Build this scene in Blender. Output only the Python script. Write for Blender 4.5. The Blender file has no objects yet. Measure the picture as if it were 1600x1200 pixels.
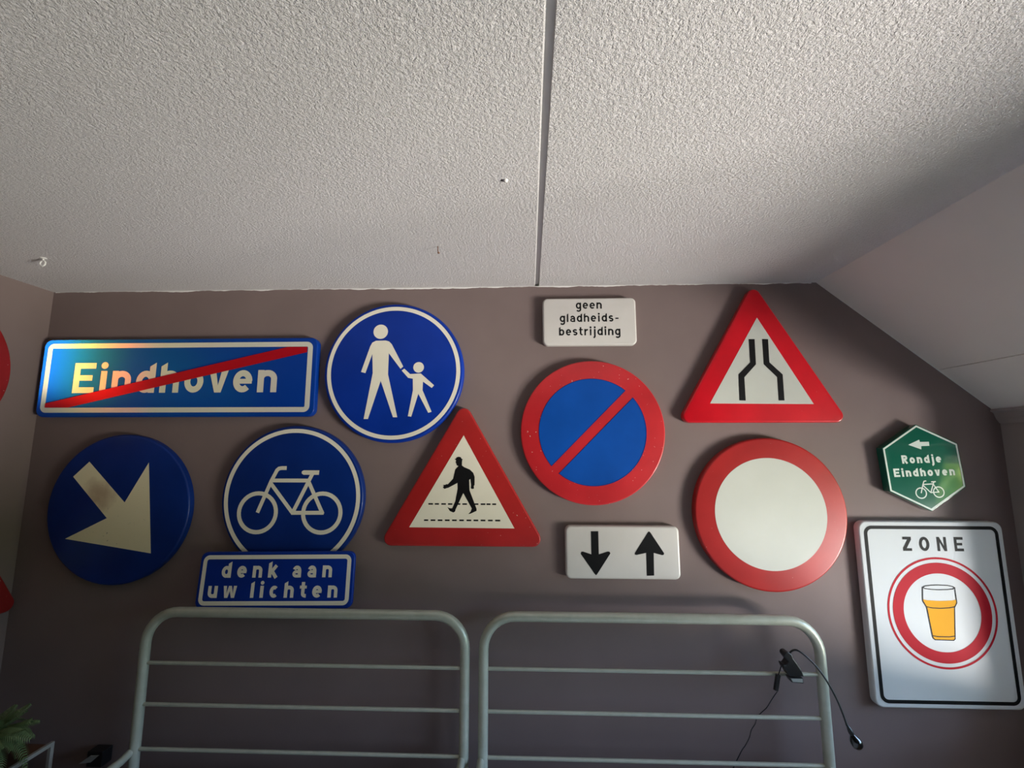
import bpy, math, random
from mathutils import Vector, Matrix, Euler

random.seed(7)
PI = math.pi
SC = bpy.context.scene
COL = SC.collection

# ---------------------------------------------------------------- camera, light, exposure
cam_d = bpy.data.cameras.new('camera')
cam_d.sensor_width = 36.0
cam_d.lens = 16.08
cam_d.clip_start = 0.02
cam = bpy.data.objects.new('camera', cam_d)
COL.objects.link(cam)
cam.location = (0.0, -1.90, 1.62)
cam.rotation_euler = Euler((math.radians(90 + 7.795), 0, math.radians(2.108)), 'XYZ')
SC.camera = cam

SC.view_settings.view_transform = 'Standard'
SC.view_settings.look = 'None'
SC.view_settings.gamma = 1.0
SC.view_settings.use_curve_mapping = False
SC.view_settings.exposure = 0.0

world = bpy.data.worlds.new('sky')
SC.world = world
world.use_nodes = True
wnt = world.node_tree
wbg = wnt.nodes['Background']
wbg.inputs['Strength'].default_value = 13.0
wtc = wnt.nodes.new('ShaderNodeTexCoord')
wsep = wnt.nodes.new('ShaderNodeSeparateXYZ')
wnt.links.new(wtc.outputs['Generated'], wsep.inputs[0])
wnz = wnt.nodes.new('ShaderNodeTexNoise')            # garden foliage around the horizon
wnz.inputs['Scale'].default_value = 7.0
wnz.inputs['Detail'].default_value = 6.0
wnt.links.new(wtc.outputs['Generated'], wnz.inputs['Vector'])
wfo = wnt.nodes.new('ShaderNodeValToRGB')
for pos, colr in ((0.36, (0.012, 0.030, 0.006)), (0.52, (0.07, 0.13, 0.02)), (0.66, (0.45, 0.58, 0.18))):
    e = wfo.color_ramp.elements.new(pos)
    e.color = (*colr, 1)
wfo.color_ramp.elements.remove(wfo.color_ramp.elements[0])
wfo.color_ramp.elements.remove(wfo.color_ramp.elements[-1])
wnt.links.new(wnz.outputs['Fac'], wfo.inputs['Fac'])
wad = wnt.nodes.new('ShaderNodeMath')                # ragged tree line against a hazy blue sky
wad.operation = 'MULTIPLY_ADD'
wad.inputs[1].default_value = 0.5
wnt.links.new(wnz.outputs['Fac'], wad.inputs[0])
wnt.links.new(wsep.outputs['Z'], wad.inputs[2])
wmr = wnt.nodes.new('ShaderNodeMapRange')
wmr.inputs['From Min'].default_value = 0.33
wmr.inputs['From Max'].default_value = 0.37
wnt.links.new(wad.outputs[0], wmr.inputs['Value'])
wmx = wnt.nodes.new('ShaderNodeMix')
wmx.data_type = 'RGBA'
wnt.links.new(wmr.outputs[0], wmx.inputs['Factor'])
wnt.links.new(wfo.outputs['Color'], wmx.inputs['A'])
wmx.inputs['B'].default_value = (0.47, 0.68, 1.0, 1)
wnt.links.new(wmx.outputs['Result'], wbg.inputs['Color'])


def area_light(name, loc, target, sx, sy, power, color, portal=False):
    d = bpy.data.lights.new(name, 'AREA')
    d.shape = 'RECTANGLE'
    d.size, d.size_y = sx, sy
    d.energy = power
    d.color = color
    if portal:
        d.cycles.is_portal = True
    o = bpy.data.objects.new(name, d)
    COL.objects.link(o)
    o.location = loc
    o.rotation_euler = (Vector(target) - Vector(loc)).to_track_quat('-Z', 'Y').to_euler()
    return o


# daylight thrown up by the sunlit ground below the window, and the sky seen through it
area_light('ground_bounce_light', (4.7, -2.9, -0.16), (1.88, -1.3, 1.1), 1.7, 0.9, 600, (1.0, 0.945, 0.91))
area_light('window_portal', (2.20, -1.30, 1.11), (0.0, -1.30, 1.11), 2.18, 1.00, 1, (1, 1, 1), portal=True)

# ---------------------------------------------------------------- materials
def new_mat(name):
    m = bpy.data.materials.new(name)
    m.use_nodes = True
    nt = m.node_tree
    return m, nt, nt.nodes['Principled BSDF']


def nd(nt, typ, **kw):
    n = nt.nodes.new(typ)
    for k, v in kw.items():
        if k in n.inputs:
            n.inputs[k].default_value = v
        else:
            setattr(n, k, v)
    return n


def simple(name, col, rough=0.5, metal=0.0, spec=0.5, coat=0.0, coat_rough=0.1):
    m, nt, b = new_mat(name)
    b.inputs['Base Color'].default_value = (*col, 1)
    b.inputs['Roughness'].default_value = rough
    b.inputs['Metallic'].default_value = metal
    b.inputs['Specular IOR Level'].default_value = spec
    b.inputs['Coat Weight'].default_value = coat
    b.inputs['Coat Roughness'].default_value = coat_rough
    return m


def mottled(name, col_a, col_b, scale, rough, spec=0.5, bump=0.0, bump_scale=80.0, metal=0.0, coat=0.0, detail=4.0, dist=0.002, coat_rough=0.08):
    m, nt, b = new_mat(name)
    tc = nd(nt, 'ShaderNodeTexCoord')
    nz = nd(nt, 'ShaderNodeTexNoise', Scale=scale, Detail=detail)
    nt.links.new(tc.outputs['Object'], nz.inputs['Vector'])
    rp = nd(nt, 'ShaderNodeValToRGB')
    rp.color_ramp.elements[0].color = (*col_a, 1)
    rp.color_ramp.elements[1].color = (*col_b, 1)
    rp.color_ramp.elements[0].position = 0.35
    rp.color_ramp.elements[1].position = 0.65
    nt.links.new(nz.outputs['Fac'], rp.inputs['Fac'])
    nt.links.new(rp.outputs['Color'], b.inputs['Base Color'])
    b.inputs['Roughness'].default_value = rough
    b.inputs['Metallic'].default_value = metal
    b.inputs['Specular IOR Level'].default_value = spec
    b.inputs['Coat Weight'].default_value = coat
    b.inputs['Coat Roughness'].default_value = coat_rough
    if bump:
        n2 = nd(nt, 'ShaderNodeTexNoise', Scale=bump_scale, Detail=3.0)
        nt.links.new(tc.outputs['Object'], n2.inputs['Vector'])
        bp = nd(nt, 'ShaderNodeBump', Strength=bump, Distance=dist)
        nt.links.new(n2.outputs['Fac'], bp.inputs['Height'])
        nt.links.new(bp.outputs['Normal'], b.inputs['Normal'])
    return m


def enamel(name, col, chip=(0.72, 0.62, 0.55), rough=0.32, coat=0.5, coat_rough=0.12, chips=0.0, fade=0.18, spec=0.4):
    """Sign paint: slight fading and a few small chips in the enamel."""
    m, nt, b = new_mat(name)
    tc = nd(nt, 'ShaderNodeTexCoord')
    nz = nd(nt, 'ShaderNodeTexNoise', Scale=5.0, Detail=5.0)
    nt.links.new(tc.outputs['Object'], nz.inputs['Vector'])
    rp = nd(nt, 'ShaderNodeValToRGB')
    rp.color_ramp.elements[0].position = 0.3
    rp.color_ramp.elements[1].position = 0.7
    rp.color_ramp.elements[0].color = (*[c * (1 - fade) for c in col], 1)
    rp.color_ramp.elements[1].color = (*[min(1, c * (1 + fade * 0.6) + 0.002) for c in col], 1)
    nt.links.new(nz.outputs['Fac'], rp.inputs['Fac'])
    out = rp.outputs['Color']
    if chips:
        n2 = nd(nt, 'ShaderNodeTexNoise', Scale=120.0, Detail=2.0)
        nt.links.new(tc.outputs['Object'], n2.inputs['Vector'])
        r2 = nd(nt, 'ShaderNodeValToRGB')
        r2.color_ramp.elements[0].position = 0.80 - chips * 0.1
        r2.color_ramp.elements[1].position = 0.815 - chips * 0.1
        nt.links.new(n2.outputs['Fac'], r2.inputs['Fac'])
        mx = nd(nt, 'ShaderNodeMix', data_type='RGBA')
        nt.links.new(r2.outputs['Color'], mx.inputs['Factor'])
        nt.links.new(out, mx.inputs['A'])
        mx.inputs['B'].default_value = (*chip, 1)
        out = mx.outputs['Result']
    nt.links.new(out, b.inputs['Base Color'])
    b.inputs['Roughness'].default_value = rough
    b.inputs['Specular IOR Level'].default_value = spec
    b.inputs['Coat Weight'].default_value = coat
    b.inputs['Coat Roughness'].default_value = coat_rough
    return m


def prismatic(name, ink, facet_gain):
    """Microprismatic reflective sheeting: ink over tiny prism facets turned to the
    right; red, green and blue leave the facets at slightly different angles."""
    m, nt, b = new_mat(name)
    b.inputs['Base Color'].default_value = (*ink, 1)
    b.inputs['Roughness'].default_value = 0.35
    b.inputs['Specular IOR Level'].default_value = 0.2
    prev = b.outputs['BSDF']
    tc = nd(nt, 'ShaderNodeTexCoord')
    nz = nd(nt, 'ShaderNodeTexNoise', Scale=9.0, Detail=2.0)
    nt.links.new(tc.outputs['Object'], nz.inputs['Vector'])
    for ang, colr in zip(FACET_ANGLES, ((1, 0, 0), (0, 1, 0), (0, 0, 1))):
        for down in FACET_DOWNS:
            g = nd(nt, 'ShaderNodeBsdfAnisotropic')
            g.distribution = 'BECKMANN'
            g.inputs['Color'].default_value = (*[c * f for c, f in zip(colr, facet_gain)], 1)
            g.inputs['Roughness'].default_value = 0.13
            a = math.radians(ang)
            el = math.radians(down)
            cx = nd(nt, 'ShaderNodeCombineXYZ', X=math.sin(a) * math.cos(el), Y=-math.cos(a) * math.cos(el), Z=-math.sin(el))
            nt.links.new(cx.outputs[0], g.inputs['Normal'])
            ad = nd(nt, 'ShaderNodeAddShader')
            nt.links.new(prev, ad.inputs[0])
            nt.links.new(g.outputs[0], ad.inputs[1])
            prev = ad.outputs[0]
    nt.links.new(prev, nt.nodes['Material Output'].inputs['Surface'])
    return m


FACET_ANGLES = (57.3, 58.4, 59.6)
FACET_DOWNS = (10.0, 11.7, 13.4)

# wall paint, ceiling stipple
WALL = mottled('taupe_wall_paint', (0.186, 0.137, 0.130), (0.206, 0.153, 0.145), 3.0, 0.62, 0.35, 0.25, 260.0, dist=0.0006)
SLOPE = mottled('off_white_slope_paint', (0.79, 0.75, 0.69), (0.82, 0.78, 0.72), 3.0, 0.7, 0.3, 0.3, 220.0, dist=0.0008)


def stipple_mat():
    m, nt, b = new_mat('white_stippled_plaster')
    tc = nd(nt, 'ShaderNodeTexCoord')
    n1 = nd(nt, 'ShaderNodeTexNoise', Scale=165.0, Detail=4.0, Roughness=0.65, Distortion=0.0)
    n2 = nd(nt, 'ShaderNodeTexNoise', Scale=3.0, Detail=2.0)
    nt.links.new(tc.outputs['Object'], n1.inputs['Vector'])
    nt.links.new(tc.outputs['Object'], n2.inputs['Vector'])
    rp = nd(nt, 'ShaderNodeValToRGB')
    rp.color_ramp.elements[0].position = 0.38
    rp.color_ramp.elements[1].position = 0.66
    nt.links.new(n1.outputs['Fac'], rp.inputs['Fac'])
    n3 = nd(nt, 'ShaderNodeTexNoise', Scale=430.0, Detail=2.0, Roughness=0.5)
    nt.links.new(tc.outputs['Object'], n3.inputs['Vector'])
    mh = nd(nt, 'ShaderNodeMath', operation='MULTIPLY_ADD')
    nt.links.new(n3.outputs['Fac'], mh.inputs[0])
    mh.inputs[1].default_value = 0.35
    nt.links.new(rp.outputs['Color'], mh.inputs[2])
    bp = nd(nt, 'ShaderNodeBump', Strength=1.0, Distance=0.0042)
    nt.links.new(mh.outputs[0], bp.inputs['Height'])
    nt.links.new(bp.outputs['Normal'], b.inputs['Normal'])
    r2 = nd(nt, 'ShaderNodeValToRGB')
    r2.color_ramp.elements[0].color = (0.82, 0.775, 0.78, 1)
    r2.color_ramp.elements[1].color = (0.86, 0.815, 0.82, 1)
    nt.links.new(n2.outputs['Fac'], r2.inputs['Fac'])
    nt.links.new(r2.outputs['Color'], b.inputs['Base Color'])
    b.inputs['Roughness'].default_value = 0.85
    b.inputs['Specular IOR Level'].default_value = 0.2
    return m


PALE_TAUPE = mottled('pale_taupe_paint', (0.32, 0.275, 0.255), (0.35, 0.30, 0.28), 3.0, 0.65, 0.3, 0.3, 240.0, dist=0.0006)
STIPPLE = stipple_mat()
CAULK = simple('white_edge_paint', (0.74, 0.72, 0.70), 0.7)
FLOORM = mottled('oak_floor', (0.30, 0.20, 0.12), (0.38, 0.27, 0.17), 4.0, 0.45)
FRAMEW = simple('white_window_paint', (0.78, 0.78, 0.76), 0.4)

BLUE = enamel('blue_sign_enamel', (0.0010, 0.030, 0.30), rough=0.38, coat=0.08, spec=0.22)
BLUE_RIM = BLUE
BLUE_OLD = enamel('aged_blue_sign_enamel', (0.0010, 0.024, 0.19), rough=0.38, coat=0.08, spec=0.22)
BLUE_NP = enamel('bright_blue_sign_enamel', (0.0010, 0.068, 0.36), rough=0.4, coat=0.1, spec=0.22)
RED = enamel('red_sign_enamel', (0.50, 0.016, 0.022), chips=0.55, rough=0.35, coat=0.35)
RED_DEEP = enamel('deep_red_sign_enamel', (0.40, 0.014, 0.014), chips=0.5, rough=0.38, coat=0.2)
RED_DIMMED = enamel('dimmed_red_enamel', (0.27, 0.010, 0.010), chips=0.6, rough=0.45, coat=0.1)  # red darkened to stand in for weaker light on the left wall
RED_FILM = enamel('vivid_red_sign_film', (0.60, 0.002, 0.012), chips=0.2, rough=0.3, coat=0.3)
CREAM = enamel('cream_sign_film', (0.82, 0.77, 0.64), rough=0.4, coat=0.25, fade=0.05)
CREAM_BRIGHT = enamel('bright_cream_reflective_film', (0.92, 0.86, 0.74), rough=0.4, coat=0.2, fade=0.04)
PALE = enamel('pale_grey_green_sign_film', (0.55, 0.56, 0.51), rough=0.45, coat=0.15, fade=0.05)
PALE_GREY = enamel('light_grey_sign_film', (0.62, 0.59, 0.56), rough=0.4, coat=0.3, fade=0.05)
WHITE = enamel('white_sign_film', (0.74, 0.72, 0.68), rough=0.3, coat=0.4, fade=0.04)
GLOSSW = enamel('glossy_white_sign_film', (0.68, 0.70, 0.71), rough=0.6, coat=0.0, fade=0.03, spec=0.15)
BLACK = simple('black_sign_ink', (0.006, 0.006, 0.007), 0.55, spec=0.15)
GREEN = enamel('green_sign_enamel', (0.002, 0.115, 0.070), rough=0.2, coat=1.0, coat_rough=0.05, fade=0.06)
GREEN_EDGE = simple('dark_green_edge', (0.004, 0.035, 0.025), 0.4)
MINT = simple('mint_white_film', (0.66, 0.74, 0.68), 0.35, coat=0.3)
AMBER = simple('amber_beer_ink', (0.78, 0.36, 0.004), 0.6, spec=0.15)
BEERRED = simple('crimson_ring_ink', (0.46, 0.004, 0.018), 0.6, spec=0.15)
METAL_G = mottled('grey_green_painted_tube', (0.42, 0.44, 0.36), (0.47, 0.49, 0.41), 30.0, 0.34, 0.6, metal=0.2)
BACKM = simple('bare_aluminium', (0.45, 0.45, 0.46), 0.5, metal=0.8)
PLASTIC = simple('black_plastic', (0.010, 0.010, 0.011), 0.35)
GLOSSBLK = simple('gloss_black_plastic', (0.006, 0.006, 0.006), 0.12, coat=1.0)
PADM = simple('grey_rubber_pad', (0.30, 0.31, 0.29), 0.6)
TERRA = mottled('terracotta', (0.22, 0.09, 0.05), (0.28, 0.12, 0.07), 20.0, 0.8)
WOODB = mottled('brown_wood_board', (0.10, 0.04, 0.02), (0.14, 0.06, 0.03), 12.0, 0.6)
LEAF = mottled('fern_leaf', (0.075, 0.13, 0.035), (0.15, 0.21, 0.085), 25.0, 0.55)
TUBEL = simple('pale_steel_tube', (0.42, 0.40, 0.35), 0.4, metal=0.3)
LINEN = mottled('white_linen', (0.74, 0.72, 0.69), (0.80, 0.78, 0.75), 6.0, 0.9, 0.1, 0.3, 60.0)
BRASS = simple('tarnished_brass', (0.25, 0.12, 0.07), 0.45, metal=0.7)
SHEET_BLUE = prismatic('blue_prismatic_sheeting', (0.001, 0.036, 0.27), (0.0002, 0.0026, 0.0120))
SHEET_WHITE = prismatic('white_prismatic_sheeting', (0.62, 0.60, 0.53), (0.0120, 0.0088, 0.0072))
SHEET_RED = prismatic('red_prismatic_sheeting', (0.40, 0.003, 0.012), (0.008, 0.0002, 0.0004))


def stained_cream():
    m, nt, b = new_mat('stained_cream_film')
    tc = nd(nt, 'ShaderNodeTexCoord')
    sub = nd(nt, 'ShaderNodeVectorMath', operation='SUBTRACT')
    nt.links.new(tc.outputs['Object'], sub.inputs[0])
    sub.inputs[1].default_value = (-0.085, 0.0, 0.055)
    ln = nd(nt, 'ShaderNodeVectorMath', operation='LENGTH')
    nt.links.new(sub.outputs[0], ln.inputs[0])
    nz = nd(nt, 'ShaderNodeTexNoise', Scale=22.0, Detail=5.0)
    nt.links.new(tc.outputs['Object'], nz.inputs['Vector'])
    ml = nd(nt, 'ShaderNodeMath', operation='MULTIPLY_ADD')
    nt.links.new(nz.outputs['Fac'], ml.inputs[0])
    ml.inputs[1].default_value = 0.07
    nt.links.new(ln.outputs['Value'], ml.inputs[2])
    mr = nd(nt, 'ShaderNodeMapRange')
    mr.inputs['From Min'].default_value = 0.06
    mr.inputs['From Max'].default_value = 0.125
    mr.inputs['To Min'].default_value = 0.75
    mr.inputs['To Max'].default_value = 0.0
    nt.links.new(ml.outputs[0], mr.inputs['Value'])
    mx = nd(nt, 'ShaderNodeMix', data_type='RGBA')
    nt.links.new(mr.outputs[0], mx.inputs['Factor'])
    mx.inputs['A'].default_value = (0.88, 0.79, 0.54, 1)
    mx.inputs['B'].default_value = (0.36, 0.20, 0.12, 1)
    # scratches: thin dark flecks
    n3 = nd(nt, 'ShaderNodeTexNoise', Scale=60.0, Detail=3.0, Distortion=1.5)
    nt.links.new(tc.outputs['Object'], n3.inputs['Vector'])
    r3 = nd(nt, 'ShaderNodeValToRGB')
    r3.color_ramp.elements[0].position = 0.70
    r3.color_ramp.elements[1].position = 0.76
    nt.links.new(n3.outputs['Fac'], r3.inputs['Fac'])
    m2 = nd(nt, 'ShaderNodeMix', data_type='RGBA')
    nt.links.new(r3.outputs['Color'], m2.inputs['Factor'])
    nt.links.new(mx.outputs['Result'], m2.inputs['A'])
    m2.inputs['B'].default_value = (0.30, 0.26, 0.16, 1)
    nt.links.new(m2.outputs['Result'], b.inputs['Base Color'])
    b.inputs['Roughness'].default_value = 0.5
    return m


STAINED = stained_cream()


def glass_mat():
    m = bpy.data.materials.new('window_glass')
    m.use_nodes = True
    nt = m.node_tree
    nt.nodes.clear()
    out = nd(nt, 'ShaderNodeOutputMaterial')
    tr = nd(nt, 'ShaderNodeBsdfTransparent')
    gl = nd(nt, 'ShaderNodeBsdfAnisotropic', Roughness=0.02)
    fr = nd(nt, 'ShaderNodeFresnel', IOR=1.4)
    mx = nd(nt, 'ShaderNodeMixShader')
    nt.links.new(fr.outputs[0], mx.inputs[0])
    nt.links.new(tr.outputs[0], mx.inputs[1])
    nt.links.new(gl.outputs[0], mx.inputs[2])
    nt.links.new(mx.outputs[0], out.inputs['Surface'])
    return m


GLASS = glass_mat()

# ---------------------------------------------------------------- object helpers
def link(name, me, mat, parent=None, smooth=None):
    if mat:
        me.materials.append(mat)
    if smooth is not None:
        me.polygons.foreach_set('use_smooth', [True] * len(me.polygons))
        me.set_sharp_from_angle(angle=math.radians(smooth))
    o = bpy.data.objects.new(name, me)
    COL.objects.link(o)
    if parent:
        o.parent = parent
    return o


def mesh_obj(name, verts, faces, mat, parent=None, smooth=None):
    me = bpy.data.meshes.new(name)
    me.from_pydata([tuple(v) for v in verts], [], faces)
    me.update()
    return link(name, me, mat, parent, smooth)


def tag(o, label, cat, group=None):
    o['label'] = label
    o['category'] = cat
    if group:
        o['group'] = group
    return o


def struct(o):
    o['kind'] = 'structure'
    return o


def thing(name, label, cat, loc=(0, 0, 0), rot=(0, 0, 0), group=None):
    o = bpy.data.objects.new(name, None)
    o.empty_display_size = 0.05
    COL.objects.link(o)
    o.location = loc
    o.rotation_euler = rot
    return tag(o, label, cat, group)


def box_data(boxes):
    v, f = [], []
    for x0, x1, y0, y1, z0, z1 in boxes:
        n = len(v)
        v += [(x, y, z) for z in (z0, z1) for y in (y0, y1) for x in (x0, x1)]
        f += [tuple(n + i for i in q) for q in ((0, 2, 3, 1), (4, 5, 7, 6), (0, 1, 5, 4), (2, 6, 7, 3), (0, 4, 6, 2), (1, 3, 7, 5))]
    return v, f


def boxes(name, bl, mat, parent=None, bevel=0.0):
    v, f = box_data(bl)
    o = mesh_obj(name, v, f, mat, parent)
    if bevel:
        md = o.modifiers.new('soft_edge', 'BEVEL')
        md.width = bevel
        md.segments = 2
    return o


def prism(name, poly, y0, y1, mat, parent=None, smooth=None, bevel=0.0):
    """extrude an x-z outline from y0 to y1"""
    n = len(poly)
    v = [(x, y0, z) for x, z in poly] + [(x, y1, z) for x, z in poly]
    f = [tuple(range(n)), tuple(range(2 * n - 1, n - 1, -1))]
    f += [(i, n + i, n + (i + 1) % n, (i + 1) % n) for i in range(n)]
    o = mesh_obj(name, v, f, mat, parent, smooth)
    if bevel:
        md = o.modifiers.new('soft_edge', 'BEVEL')
        md.width = bevel
        md.segments = 2
    return o


def sweep_data(pts, radii, seg=12, cap=True):
    pts = [Vector(p) for p in pts]
    n = len(pts)
    if not hasattr(radii, '__len__'):
        radii = [radii] * n
    tans = []
    for i in range(n):
        a = pts[max(0, i - 1)]
        b = pts[min(n - 1, i + 1)]
        tans.append((b - a).normalized())
    up = Vector((0, 0, 1)) if abs(tans[0].z) < 0.9 else Vector((0, 1, 0))
    nx = tans[0].cross(up).normalized()
    v, f = [], []
    for i in range(n):
        t = tans[i]
        nx = (nx - t * nx.dot(t)).normalized()
        ny = t.cross(nx)
        for k in range(seg):
            a = 2 * PI * k / seg
            v.append(pts[i] + (nx * math.cos(a) + ny * math.sin(a)) * radii[i])
    for i in range(n - 1):
        for k in range(seg):
            k2 = (k + 1) % seg
            f.append((i * seg + k, i * seg + k2, (i + 1) * seg + k2, (i + 1) * seg + k))
    if cap:
        f.append(tuple(range(seg - 1, -1, -1)))
        f.append(tuple((n - 1) * seg + k for k in range(seg)))
    return v, f


def tube(name, pts, r, mat, parent=None, seg=14):
    v, f = sweep_data(pts, r, seg)
    return mesh_obj(name, v, f, mat, parent, 50)


def catmull(pts, sub=6):
    P = [Vector(p) for p in pts]
    P = [P[0] * 2 - P[1]] + P + [P[-1] * 2 - P[-2]]
    out = []
    for i in range(1, len(P) - 2):
        for s in range(sub):
            t = s / sub
            a, b, c, d = P[i - 1], P[i], P[i + 1], P[i + 2]
            out.append(0.5 * ((2 * b) + (c - a) * t + (2 * a - 5 * b + 4 * c - d) * t * t + (3 * b - a - 3 * c + d) * t ** 3))
    out.append(P[-2])
    return out


def lathe(name, prof, mat, parent=None, seg=24, matrix=None):
    """prof: (radius, height) pairs about z"""
    v, f = [], []
    for r, h in prof:
        for k in range(seg):
            a = 2 * PI * k / seg
            p = Vector((r * math.cos(a), r * math.sin(a), h))
            v.append(matrix @ p if matrix else p)
    for i in range(len(prof) - 1):
        for k in range(seg):
            k2 = (k + 1) % seg
            f.append((i * seg + k, i * seg + k2, (i + 1) * seg + k2, (i + 1) * seg + k))
    f.append(tuple(range(seg - 1, -1, -1)))
    f.append(tuple((len(prof) - 1) * seg + k for k in range(seg)))
    return mesh_obj(name, v, f, mat, parent, 40)


# --- outlines in the x-z plane of a sign; inset shrinks them evenly
def o_circle(r, n=128):
    return lambda i: [((r - i) * math.cos(2 * PI * k / n), (r - i) * math.sin(2 * PI * k / n)) for k in range(n)]


def o_poly(corners, rad, seg=8):
    """convex polygon (counter-clockwise) with rounded corners"""
    m = len(corners)

    def f(i):
        lines = []
        for k in range(m):
            a, b = Vector(corners[k]), Vector(corners[(k + 1) % m])
            d = (b - a).normalized()
            nrm = Vector((-d.y, d.x))
            lines.append((a + nrm * (i + max(rad - i, 0.0005)), d))
        r = max(rad - i, 0.0005)
        cs = []
        for k in range(m):
            (p, d), (q, e) = lines[k - 1], lines[k]
            den = d.x * e.y - d.y * e.x
            t = ((q.x - p.x) * e.y - (q.y - p.y) * e.x) / den
            cs.append(p + d * t)
        out = []
        for k in range(m):
            d, e = lines[k - 1][1], lines[k][1]
            a0 = math.atan2(-d.x, d.y)
            a1 = math.atan2(-e.x, e.y)
            while a1 < a0:
                a1 += 2 * PI
            for s in range(seg + 1):
                a = a0 + (a1 - a0) * s / seg
                out.append((cs[k].x + r * math.cos(a), cs[k].y + r * math.sin(a)))
        return out
    return f


def o_rect(w, h, rad, seg=8):
    return o_poly([(-w / 2, -h / 2), (w / 2, -h / 2), (w / 2, h / 2), (-w / 2, h / 2)], rad, seg)


def plate(parent, outline, mat, thick=0.03, edge=0.006, name='plate'):
    """pressed sign blank: folded rim with a rounded front edge, front at y = -thick"""
    secs = [(0.004, 0.001), (0.0, 0.003)]
    for k in range(6):
        a = PI / 2 * k / 5
        secs.append((edge * (1 - math.cos(a)), thick - edge + edge * math.sin(a)))
    v, f = [], []
    n = None
    for ins, dep in secs:
        p = outline(ins)
        n = len(p)
        v += [(x, -dep, z) for x, z in p]
    for s in range(len(secs) - 1):
        for k in range(n):
            k2 = (k + 1) % n
            f.append((s * n + k, s * n + k2, (s + 1) * n + k2, (s + 1) * n + k))
    f.append(tuple((len(secs) - 1) * n + k for k in range(n)))
    f.append(tuple(range(n - 1, -1, -1)))
    return mesh_obj(name, v, f, mat, parent, 35)


def decal(name, polys, dep, mat, parent):
    v, f = [], []
    for p in polys:
        n = len(v)
        ar = sum(p[i][0] * p[(i + 1) % len(p)][1] - p[(i + 1) % len(p)][0] * p[i][1] for i in range(len(p)))
        if ar < 0:
            p = p[::-1]
        v += [(x, -dep, z) for x, z in p]
        f.append(tuple(range(n, len(v))))
    return mesh_obj(name, v, f, mat, parent)


def ring(name, outline, i0, i1, dep, mat, parent):
    a, b = outline(i0), outline(i1)
    n = len(a)
    v = [(x, -dep, z) for x, z in a] + [(x, -dep, z) for x, z in b]
    f = [(k, (k + 1) % n, n + (k + 1) % n, n + k) for k in range(n)]
    return mesh_obj(name, v, f, mat, parent)


def stroke_data(pts, w, dep, closed=False):
    P = [Vector(p) for p in pts]
    n = len(P)
    L, R = [], []
    for i in range(n):
        if closed:
            a, b, c = P[i - 1], P[i], P[(i + 1) % n]
        else:
            a, b, c = P[max(0, i - 1)], P[i], P[min(n - 1, i + 1)]
        d0 = (b - a).normalized() if (b - a).length > 1e-9 else (c - b).normalized()
        d1 = (c - b).normalized() if (c - b).length > 1e-9 else d0
        t = (d0 + d1)
        t = t.normalized() if t.length > 1e-6 else d0
        nr = Vector((-t.y, t.x))
        cosv = max(0.45, nr.dot(Vector((-d0.y, d0.x))))
        L.append(b + nr * (w / 2 / cosv))
        R.append(b - nr * (w / 2 / cosv))
    v = [(p.x, -dep, p.y) for p in L] + [(p.x, -dep, p.y) for p in R]
    m = n if closed else n - 1
    f = [(n + k, n + (k + 1) % n, (k + 1) % n, k) for k in range(m)]
    return v, f


def strokes(name, sl, dep, mat, parent, polys=()):
    """one print: list of (points, width, closed) plus filled polygons"""
    V, F = [], []
    d = dep
    for pts, w, closed in sl:
        v, f = stroke_data(pts, w, d, closed)
        n = len(V)
        V += v
        F += [tuple(n + i for i in q) for q in f]
        d += 0.00003
    for p in polys:
        n = len(V)
        ar = sum(p[i][0] * p[(i + 1) % len(p)][1] - p[(i + 1) % len(p)][0] * p[i][1] for i in range(len(p)))
        if ar < 0:
            p = p[::-1]
        V += [(x, -d, z) for x, z in p]
        F.append(tuple(range(n, len(V))))
        d += 0.00003
    return mesh_obj(name, V, F, mat, parent)


def mm(lst):
    return [(a / 1000.0, b / 1000.0) for a, b in lst]


def arc(cx, cy, rx, ry, a0, a1, n=14):
    return [(cx + rx * math.cos(math.radians(a0 + (a1 - a0) * k / n)), cy + ry * math.sin(math.radians(a0 + (a1 - a0) * k / n))) for k in range(n + 1)]


# ---------------------------------------------------------------- road-sign lettering (cap height 1)
XH = 0.73


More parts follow.
